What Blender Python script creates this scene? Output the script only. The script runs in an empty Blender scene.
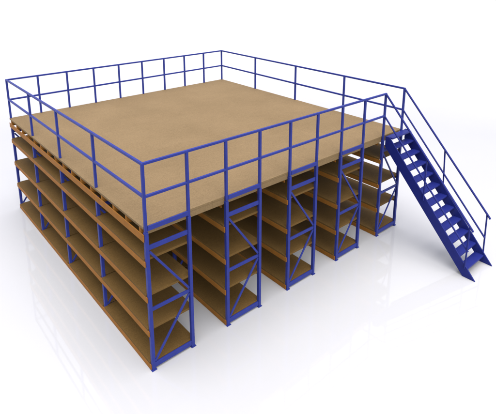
import bpy, bmesh, math, random
from mathutils import Vector, Matrix

random.seed(4)
S = bpy.context.scene
COL = S.collection

# ---------------------------------------------------------------- camera
cam_d = bpy.data.cameras.new("camera")
cam = bpy.data.objects.new("camera", cam_d)
COL.objects.link(cam)
S.camera = cam
cam.location = (-2.842, -5.5456, 5.9719)
AZ, EL = 0.86184, 0.241126
fw = Vector((math.cos(EL) * math.cos(AZ), math.cos(EL) * math.sin(AZ), -math.sin(EL)))
cam.rotation_euler = fw.to_track_quat('-Z', 'Y').to_euler()
cam_d.sensor_width = 36
cam_d.lens = 474.9 / 496 * 36
cam_d.shift_x = 0.0
cam_d.shift_y = -(207 - 86.44) / 496          # shift lens: horizon high, verticals only slightly converging
cam_d.clip_start = 0.05
cam_d.clip_end = 2000

# ---------------------------------------------------------------- light (white studio)
W = bpy.data.worlds.new("World")
S.world = W
W.use_nodes = True
wt = W.node_tree
bg = wt.nodes['Background']
tc = wt.nodes.new('ShaderNodeTexCoord')
sx = wt.nodes.new('ShaderNodeSeparateXYZ')
wr = wt.nodes.new('ShaderNodeValToRGB')        # studio dome: bright overhead, dim below, bright horizon band added to whiten far floor
wr.color_ramp.elements[0].position = 0.0
wr.color_ramp.elements[0].color = (1.35, 1.35, 1.36, 1)
wr.color_ramp.elements[1].position = 0.8
wr.color_ramp.elements[1].color = (0.93, 0.96, 1.14, 1)
for ps, cl in ((0.19, (1.26, 1.27, 1.29, 1)), (0.30, (0.34, 0.35, 0.42, 1)), (0.45, (0.30, 0.32, 0.42, 1))):
    e = wr.color_ramp.elements.new(ps)
    e.color = cl
wt.links.new(tc.outputs['Generated'], sx.inputs['Vector'])
wt.links.new(sx.outputs['Z'], wr.inputs['Fac'])
wt.links.new(wr.outputs['Color'], bg.inputs['Color'])
bg.inputs['Strength'].default_value = 0.82
sun_d = bpy.data.lights.new("key_light", 'SUN')
sun_d.energy = 1.78
sun_d.angle = math.radians(60)
sun_d.color = (1.0, 0.965, 0.90)
sun = bpy.data.objects.new("key_light", sun_d)
COL.objects.link(sun)
fill_d = bpy.data.lights.new("front_light", 'SUN')     # low soft lamp in front of the platform
fill_d.energy = 1.05
fill_d.angle = math.radians(45)
fill_d.color = (1.0, 0.975, 0.94)
fill = bpy.data.objects.new("front_light", fill_d)
COL.objects.link(fill)
fill.rotation_euler = Vector((0.30, 1.0, -0.50)).to_track_quat('-Z', 'Y').to_euler()
sun.rotation_euler = Vector((0.10, 0.10, -1.0)).to_track_quat('-Z', 'Y').to_euler()
S.view_settings.view_transform = 'Standard'
S.view_settings.look = 'None'
S.view_settings.exposure = 0.0
S.view_settings.gamma = 1.0
S.cycles.diffuse_bounces = 0

# ---------------------------------------------------------------- materials
def new_mat(name):
    m = bpy.data.materials.new(name)
    m.use_nodes = True
    return m, m.node_tree, m.node_tree.nodes['Principled BSDF']

def N(t, kind, **kw):
    n = t.nodes.new(kind)
    for k, v in kw.items():
        if k in n.inputs.keys() if hasattr(n.inputs, 'keys') else False:
            n.inputs[k].default_value = v
        else:
            setattr(n, k, v)
    return n

def noise(t, coord, scale, detail=4, rough=0.5, vec_scale=None):
    src = coord
    if vec_scale:
        mp = t.nodes.new('ShaderNodeMapping')
        mp.inputs['Scale'].default_value = vec_scale
        t.links.new(coord, mp.inputs['Vector'])
        src = mp.outputs['Vector']
    n = t.nodes.new('ShaderNodeTexNoise')
    n.inputs['Scale'].default_value = scale
    n.inputs['Detail'].default_value = detail
    n.inputs['Roughness'].default_value = rough
    t.links.new(src, n.inputs['Vector'])
    return n.outputs['Fac']

def ramp(t, fac, stops):
    r = t.nodes.new('ShaderNodeValToRGB')
    while len(r.color_ramp.elements) < len(stops):
        r.color_ramp.elements.new(0.5)
    for e, (p, c) in zip(r.color_ramp.elements, stops):
        e.position = p
        e.color = (*c, 1)
    t.links.new(fac, r.inputs['Fac'])
    return r.outputs['Color']

def mix(t, fac, a, b, mode='MULTIPLY'):
    m = t.nodes.new('ShaderNodeMix')
    m.data_type = 'RGBA'
    m.blend_type = mode
    if isinstance(fac, (int, float)):
        m.inputs[0].default_value = fac
    else:
        t.links.new(fac, m.inputs[0])
    for sock, v in ((m.inputs[6], a), (m.inputs[7], b)):
        if isinstance(v, tuple):
            sock.default_value = (*v, 1)
        else:
            t.links.new(v, sock)
    return m.outputs[2]

def bump(t, b, height, strength, dist=0.002):
    bn = t.nodes.new('ShaderNodeBump')
    bn.inputs['Strength'].default_value = strength
    bn.inputs['Distance'].default_value = dist
    t.links.new(height, bn.inputs['Height'])
    t.links.new(bn.outputs['Normal'], b.inputs['Normal'])

def chipboard(name, col, seams=False):
    m, t, b = new_mat(name)
    g = t.nodes.new('ShaderNodeNewGeometry').outputs['Position']
    base = ramp(t, noise(t, g, 55, 5, 0.65), [(0.32, tuple(c * 0.82 for c in col)), (0.52, col), (0.72, tuple(min(1, c * 1.17) for c in col))])
    big = ramp(t, noise(t, g, 0.9, 4, 0.55), [(0.3, (0.92, 0.91, 0.89)), (0.7, (1.06, 1.05, 1.05))])
    c = mix(t, 1.0, base, big)
    grain = ramp(t, noise(t, g, 6, 5, 0.6, (1.0, 8.0, 8.0)), [(0.35, (0.95, 0.945, 0.94)), (0.65, (1.03, 1.03, 1.03))])
    c = mix(t, 1.0, c, grain)
    if seams:
        br = t.nodes.new('ShaderNodeTexBrick')
        br.inputs['Scale'].default_value = 1.0
        br.inputs['Brick Width'].default_value = 2.4
        br.inputs['Row Height'].default_value = 0.84
        br.inputs['Mortar Size'].default_value = 0.0035
        br.inputs['Mortar Smooth'].default_value = 0.2
        br.inputs['Color1'].default_value = (1, 1, 1, 1)
        br.inputs['Color2'].default_value = (0.965, 0.96, 0.955, 1)
        br.inputs['Mortar'].default_value = (0.86, 0.84, 0.82, 1)
        t.links.new(g, br.inputs['Vector'])
        c = mix(t, 1.0, c, br.outputs['Color'])
    t.links.new(c, b.inputs['Base Color'])
    b.inputs['Roughness'].default_value = 0.62
    b.inputs['Specular IOR Level'].default_value = 0.12
    bump(t, b, noise(t, g, 160, 3), 0.25, 0.001)
    return m

def paint(name, col, rough=0.4, spec=0.5):
    m, t, b = new_mat(name)
    g = t.nodes.new('ShaderNodeNewGeometry').outputs['Position']
    c = ramp(t, noise(t, g, 7, 5, 0.6), [(0.3, tuple(x * 0.9 for x in col)), (0.7, tuple(min(1, x * 1.08) for x in col))])
    t.links.new(c, b.inputs['Base Color'])
    r = t.nodes.new('ShaderNodeMapRange')
    r.inputs['To Min'].default_value = rough - 0.08
    r.inputs['To Max'].default_value = rough + 0.12
    t.links.new(noise(t, g, 18, 4), r.inputs['Value'])
    t.links.new(r.outputs['Result'], b.inputs['Roughness'])
    b.inputs['Specular IOR Level'].default_value = spec
    bump(t, b, noise(t, g, 220, 2), 0.12, 0.0006)
    return m

M_DECK = chipboard("deck_chipboard", (0.385, 0.266, 0.138), True)
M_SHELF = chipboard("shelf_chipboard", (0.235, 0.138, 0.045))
M_BLUE = paint("blue_paint", (0.048, 0.068, 0.385), 0.40, 0.2)
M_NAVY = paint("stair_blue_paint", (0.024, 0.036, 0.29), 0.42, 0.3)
M_ORANGE = paint("orange_paint", (0.54, 0.225, 0.045), 0.55, 0.15)

m, t, b = new_mat("white_floor")
g = t.nodes.new('ShaderNodeNewGeometry').outputs['Position']
t.links.new(ramp(t, noise(t, g, 0.6, 4), [(0.3, (0.915, 0.91, 0.915)), (0.7, (0.93, 0.925, 0.93))]), b.inputs['Base Color'])
b.inputs['Roughness'].default_value = 0.035
b.inputs['IOR'].default_value = 2.0
b.inputs['Specular IOR Level'].default_value = 0.5
M_FLOOR = m

# ---------------------------------------------------------------- mesh helpers
def box(bm, lo, hi):
    x0, y0, z0 = lo
    x1, y1, z1 = hi
    v = [bm.verts.new(p) for p in ((x0, y0, z0), (x1, y0, z0), (x1, y1, z0), (x0, y1, z0),
                                   (x0, y0, z1), (x1, y0, z1), (x1, y1, z1), (x0, y1, z1))]
    for f in ((0, 3, 2, 1), (4, 5, 6, 7), (0, 1, 5, 4), (1, 2, 6, 5), (2, 3, 7, 6), (3, 0, 4, 7)):
        bm.faces.new([v[i] for i in f])

def bar(bm, p, q, w, h, side=None):
    """rectangular bar from p to q; w measured along `side`, h across it"""
    p, q = Vector(p), Vector(q)
    d = (q - p).normalized()
    s = Vector(side) if side else (Vector((0, 0, 1)) if abs(d.z) < 0.9 else Vector((0, 1, 0)))
    s = (s - d * s.dot(d)).normalized()
    n = d.cross(s)
    v = []
    for c in (p, q):
        for i, j in ((-1, -1), (1, -1), (1, 1), (-1, 1)):
            v.append(bm.verts.new(c + s * (i * w / 2) + n * (j * h / 2)))
    for f in ((3, 2, 1, 0), (4, 5, 6, 7), (0, 1, 5, 4), (1, 2, 6, 5), (2, 3, 7, 6), (3, 0, 4, 7)):
        bm.faces.new([v[i] for i in f])

def prism(bm, pts, axis, a, bb):
    """polygon pts (2D) extruded along axis from a to bb"""
    def P(u, v, w):
        return (w, u, v) if axis == 'x' else ((u, v, w) if axis == 'z' else (u, w, v))
    A = [bm.verts.new(P(u, v, a)) for u, v in pts]
    B = [bm.verts.new(P(u, v, bb)) for u, v in pts]
    n = len(pts)
    bm.faces.new(A)
    bm.faces.new(B[::-1])
    for i in range(n):
        bm.faces.new((A[i], B[i], B[(i + 1) % n], A[(i + 1) % n]))

def tube_path(bm, pts, r, seg=10):
    rings = []
    n = len(pts)
    pts = [Vector(p) for p in pts]
    for i, p in enumerate(pts):
        d = (pts[min(i + 1, n - 1)] - pts[max(i - 1, 0)]).normalized()
        s = Vector((0, 0, 1)) if abs(d.z) < 0.95 else Vector((0, 1, 0))
        s = (s - d * s.dot(d)).normalized()
        m_ = d.cross(s)
        rings.append([bm.verts.new(p + r * (math.cos(2 * math.pi * k / seg) * s + math.sin(2 * math.pi * k / seg) * m_)) for k in range(seg)])
    for a_, b_ in zip(rings, rings[1:]):
        for k in range(seg):
            bm.faces.new((a_[k], a_[(k + 1) % seg], b_[(k + 1) % seg], b_[k]))
    bm.faces.new(rings[0][::-1])
    bm.faces.new(rings[-1])

def obj(name, bm, mat, parent=None, bev=0.0):
    bmesh.ops.recalc_face_normals(bm, faces=bm.faces)
    me = bpy.data.meshes.new(name)
    bm.to_mesh(me)
    bm.free()
    me.materials.append(mat)
    o = bpy.data.objects.new(name, me)
    COL.objects.link(o)
    if parent:
        o.parent = parent
    if bev:
        md = o.modifiers.new("bevel", 'BEVEL')
        md.width = bev
        md.segments = 2
        md.limit_method = 'ANGLE'
        md.harden_normals = False
    return o

def part(name, mat, parent, fn, bev=0.0):
    bm = bmesh.new()
    fn(bm)
    return obj(name, bm, mat, parent, bev)

def thing(name, label, cat, loc, group=None):
    o = bpy.data.objects.new(name, None)
    o.empty_display_size = 0.2
    COL.objects.link(o)
    o.location = loc
    o['label'] = label
    o['category'] = cat
    if group:
        o['group'] = group
    return o

# ---------------------------------------------------------------- dimensions (metres)
A, B, C = 0.7237, 0.7298, 1.6827          # rack depth, aisle width, bay length
NB = 4
DL = NB * C                               # depth of the platform
WX = 5 * A + 4 * B                        # width of the platform
FX = [(i // 2) * (A + B) + (i % 2) * A for i in range(10)]
ZT, ZM, ZD = 3.40, 2.894, 2.424           # top rail, mid rail, deck top
P = 0.028                                 # half width of a rack post

# ---------------------------------------------------------------- floor
bm = bmesh.new()
v = [bm.verts.new(p) for p in ((-400, -400, 0), (400, -400, 0), (400, 400, 0), (-400, 400, 0))]
bm.faces.new(v)
fl = obj("floor", bm, M_FLOOR)
fl['kind'] = 'structure'

# ---------------------------------------------------------------- shelving racks
BEAM_B = [0.004, 0.60, 1.19, 1.785]       # underside of the shelf beams
BH = 0.092                                # beam height
BT = 0.036                                # board thickness

def beam_bm(bm, x0, x1, y0, y1, z0, z1, out):
    # folded steel beam: a web with two small lips turned inwards
    box(bm, (x0, y0, z0), (x1, y1, z1))

def make_rack():
    r = thing("shelving_rack", "", "shelving rack", (0, 0, 0))
    for k in range(NB + 1):
        y = k * C
        for zc, hh, yo, th in ((2.085, 0.036, 0.0, 0.012), (1.055, 0.028, 0.0, 0.012), (0.075, 0.042, -0.006, 0.014)):
            part("cross_bar", M_BLUE, r, lambda bm: box(bm, (P, y + yo - th, zc - hh), (A - P, y + yo + th, zc + hh)), 0.003)
        for x in (0, A):
            top = 2.342 if k == 0 else 2.255
            po = part("post", M_BLUE, r, lambda bm: box(bm, (x - P, y - P, 0.008), (x + P, y + P, top)), 0.005)
            def foot(bm):
                box(bm, (x - 0.044, y - 0.044, 0.0005), (x + 0.044, y + 0.044, 0.0085))
            part("foot_plate", M_BLUE, po, foot, 0.002)
        part("brace", M_BLUE, r, lambda bm: bar(bm, (0.040, y, 2.02), (A - 0.030, y, 1.10), 0.020, 0.036, (0, 1, 0)), 0.002)
        part("brace", M_BLUE, r, lambda bm: bar(bm, (A - 0.030, y, 1.01), (0.040, y, 0.13), 0.020, 0.036, (0, 1, 0)), 0.002)
    for zb in BEAM_B:
        zt = zb + BH
        for k in range(NB):
            y0, y1 = k * C, (k + 1) * C
            e0, e1 = y0 + 0.0145, y1 - 0.014
            i0, i1 = y0 + P + 0.002, y1 - P - 0.002
            xo, xi = -0.042, P + 0.002
            def board(bm):
                pts = [(xi, e0), (A - xi, e0), (A - xi, i0), (A - xo, i0), (A - xo, i1), (A - xi, i1),
                       (A - xi, e1), (xi, e1), (xi, i1), (xo, i1), (xo, i0), (xi, i0)]
                prism(bm, pts, 'z', zt + 0.001, zt + BT)
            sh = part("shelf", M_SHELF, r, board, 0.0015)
            for s in (0, 1):
                def bea(bm, s=s):
                    f0 = y0 + 0.0015 if k else (0.0 if s == 0 else P + 0.01)
                    f1 = y1 - 0.0015 if k < NB - 1 else y1 + P - 0.004
                    if s == 0:
                        box(bm, (-0.043, f0, zb), (-P - 0.001, f1, zt))
                    else:
                        box(bm, (A + P + 0.001, f0, zb), (A + 0.043, f1, zt))
                part("shelf_beam", M_ORANGE, sh, bea, 0.002)
    return r

def copy_tree(o, parent=None):
    c = o.copy()
    COL.objects.link(c)
    if parent:
        c.parent = parent
    for ch in list(o.children):
        copy_tree(ch, c)
    return c

LAB = ["leftmost shelving rack, its long orange-edged side facing bare floor on the left",
       "shelving rack standing between the leftmost rack and the middle one",
       "middle of the five shelving racks under the deck, two racks on either side of it",
       "shelving rack standing between the middle rack and the rack at the stairs",
       "rightmost and farthest shelving rack, right behind the head of the blue staircase"]
rack = make_rack()
bpy.context.view_layer.update()
racks = [rack] + [copy_tree(rack) for _ in range(4)]
for i, r in enumerate(racks):
    r.location = (i * (A + B), 0, 0)
    r['label'] = LAB[i]
    r['group'] = "shelving racks under the deck"

# ---------------------------------------------------------------- deck
dk = thing("deck_platform", "large square chipboard deck laid on joists over all five shelving racks", "platform", (0, 0, 2.2))
def at(o, dz=0):
    o.location.z = -2.2
    return o
ZB = 2.384
at(part("deck_board", M_DECK, dk, lambda bm: box(bm, (-0.028, P + 0.001, ZB), (WX + 0.028, DL + 0.028, ZD)), 0.004))
at(part("rim_joist", M_DECK, dk, lambda bm: box(bm, (0.036, P + 0.004, 2.284), (WX - 0.036, 0.088, ZB - 0.001)), 0.002))
nj = 17
for j in range(1, nj):
    y = 0.13 + (j - 1) * (DL - 0.22) / (nj - 2)
    # joists step round the posts
    kk = round(y / C) * C
    if abs(y - kk) < 0.075:
        y = kk + (0.085 if y >= kk else -0.085)
    at(part("joist", M_ORANGE, dk, lambda bm: box(bm, (-0.026, y - 0.02, 2.258), (WX + 0.026, y + 0.02, ZB - 0.001)), 0.001))
for i, x in enumerate(FX):
    s = -1 if i % 2 == 0 else 1
    x0, x1 = sorted((x + s * (P + 0.001), x + s * 0.043))
    for k in range(NB):
        f0 = (k * C + 0.0015) if k else (0.0 if i == 0 else 0.090)
        f1 = (k + 1) * C - 0.0015 if k < NB - 1 else DL + P - 0.004
        at(part("support_beam", M_ORANGE, dk, lambda bm: box(bm, (x0, f0, 2.196), (x1, f1, 2.312)), 0.003))

# ---------------------------------------------------------------- guard rail
gr = thing("guard_rail", "blue square-tube guard rail with top and middle rails round the edge of the wooden deck", "railing", (0, 0, 2.2))
R = 0.0195
def gpost(x, y, z0, cap=True):
    def f(bm):
        box(bm, (x - 0.022, y - 0.022, z0), (x + 0.022, y + 0.022, ZT - 0.004))
    at(part("post", M_BLUE, gr, f, 0.006))
for i, x in enumerate(FX):
    gpost(x, 0, 2.3435)
    gpost(x, DL, ZD + 0.0005)
for k in range(1, NB):
    gpost(0, k * C, ZD + 0.0005)
    gpost(WX, k * C, ZD + 0.0005)
def rail(name, z, p, q):
    def f(bm):
        bar(bm, (*p, z), (*q, z), 2 * R, 2 * R)
    at(part(name, M_BLUE, gr, f, 0.005))
for name, z in (("top_rail", ZT - 0.012), ("mid_rail", ZM)):
    rail(name, z, (-R, -0.0005), (FX[8] + R, -0.0005))
    rail(name, z, (-R, DL), (WX + R, DL))
    rail(name, z, (0.0005, R), (0.0005, DL - R - 0.0005))
    rail(name, z, (WX, -R), (WX, DL - R - 0.0005))
for i in range(0, 8, 2):
    at(part("kick_bar", M_BLUE, gr, lambda bm: box(bm, (FX[i] + 0.0225, -0.026, 2.366), (FX[i + 1] - 0.0225, -0.006, 2.442)), 0.003))

# ---------------------------------------------------------------- staircase
st = thing("staircase", "steep blue metal staircase with open treads and two handrails at the deck corner", "stairs", (6.26, -2.1, 0))
def ats(o):
    o.location = (-6.26, 2.1, 0)
    return o
XL0, XL1, XR0, XR1 = 5.852, 5.878, 6.628, 6.654
SL = 1.138
def stringer(x0, x1):
    yt = -0.037
    pts = [(-2.262, 0.001), (-2.010, 0.001), (yt, 2.197), (yt, 2.43), (-0.135, 2.43)]
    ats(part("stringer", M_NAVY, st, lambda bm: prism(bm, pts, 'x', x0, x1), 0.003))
stringer(XL0, XL1)
stringer(XR0, XR1)
for k in range(1, 13):
    z = 0.176 + (k - 1) * 0.20436
    yc = -2.135 + z / SL + 0.005           # centre line of the stringer at this height
    y0, y1 = yc - 0.100, yc + 0.086
    if k == 12:
        y1 = -0.037
        y0 = y1 - 0.165
    def tread(bm):
        box(bm, (XL1 + 0.0005, y0, z - 0.035), (XR0 - 0.0005, y1, z))
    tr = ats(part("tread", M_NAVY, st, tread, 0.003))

def handrail(xa, xb, xs):
    y1, z1 = -2.06, 1.085
    def at_y(y, z0):
        f = y / y1
        return (xa + (xb - xa) * f, y, z0 + (z1 - ZT) * f)
    def top(bm):
        p = Vector(at_y(-0.0, ZT - 0.010))
        q = Vector(at_y(y1, ZT))
        d = (q - p).normalized()
        tube_path(bm, [p, q, q + d * 0.05, q + d * 0.07 + Vector((0, 0.0, -0.012))], 0.021, 12)
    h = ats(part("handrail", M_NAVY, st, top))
    def mid(bm):
        tube_path(bm, [at_y(-0.0, ZM), at_y(y1 + 0.0, ZM - 0.015)], 0.0185, 12)
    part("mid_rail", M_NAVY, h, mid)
    for y in (-1.045, -2.04):
        def po(bm):
            tp = at_y(y, ZT)
            zs = (y + 2.262) * SL * 0.98 - 0.07 + (0.0 if y > -2 else 0.02)
            tube_path(bm, [(xs, y, zs), (tp[0], y, tp[2] - 0.01)], 0.0165, 12)
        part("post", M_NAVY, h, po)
handrail(FX[8], 5.862, 5.840)
handrail(FX[9], 6.620, 6.667)
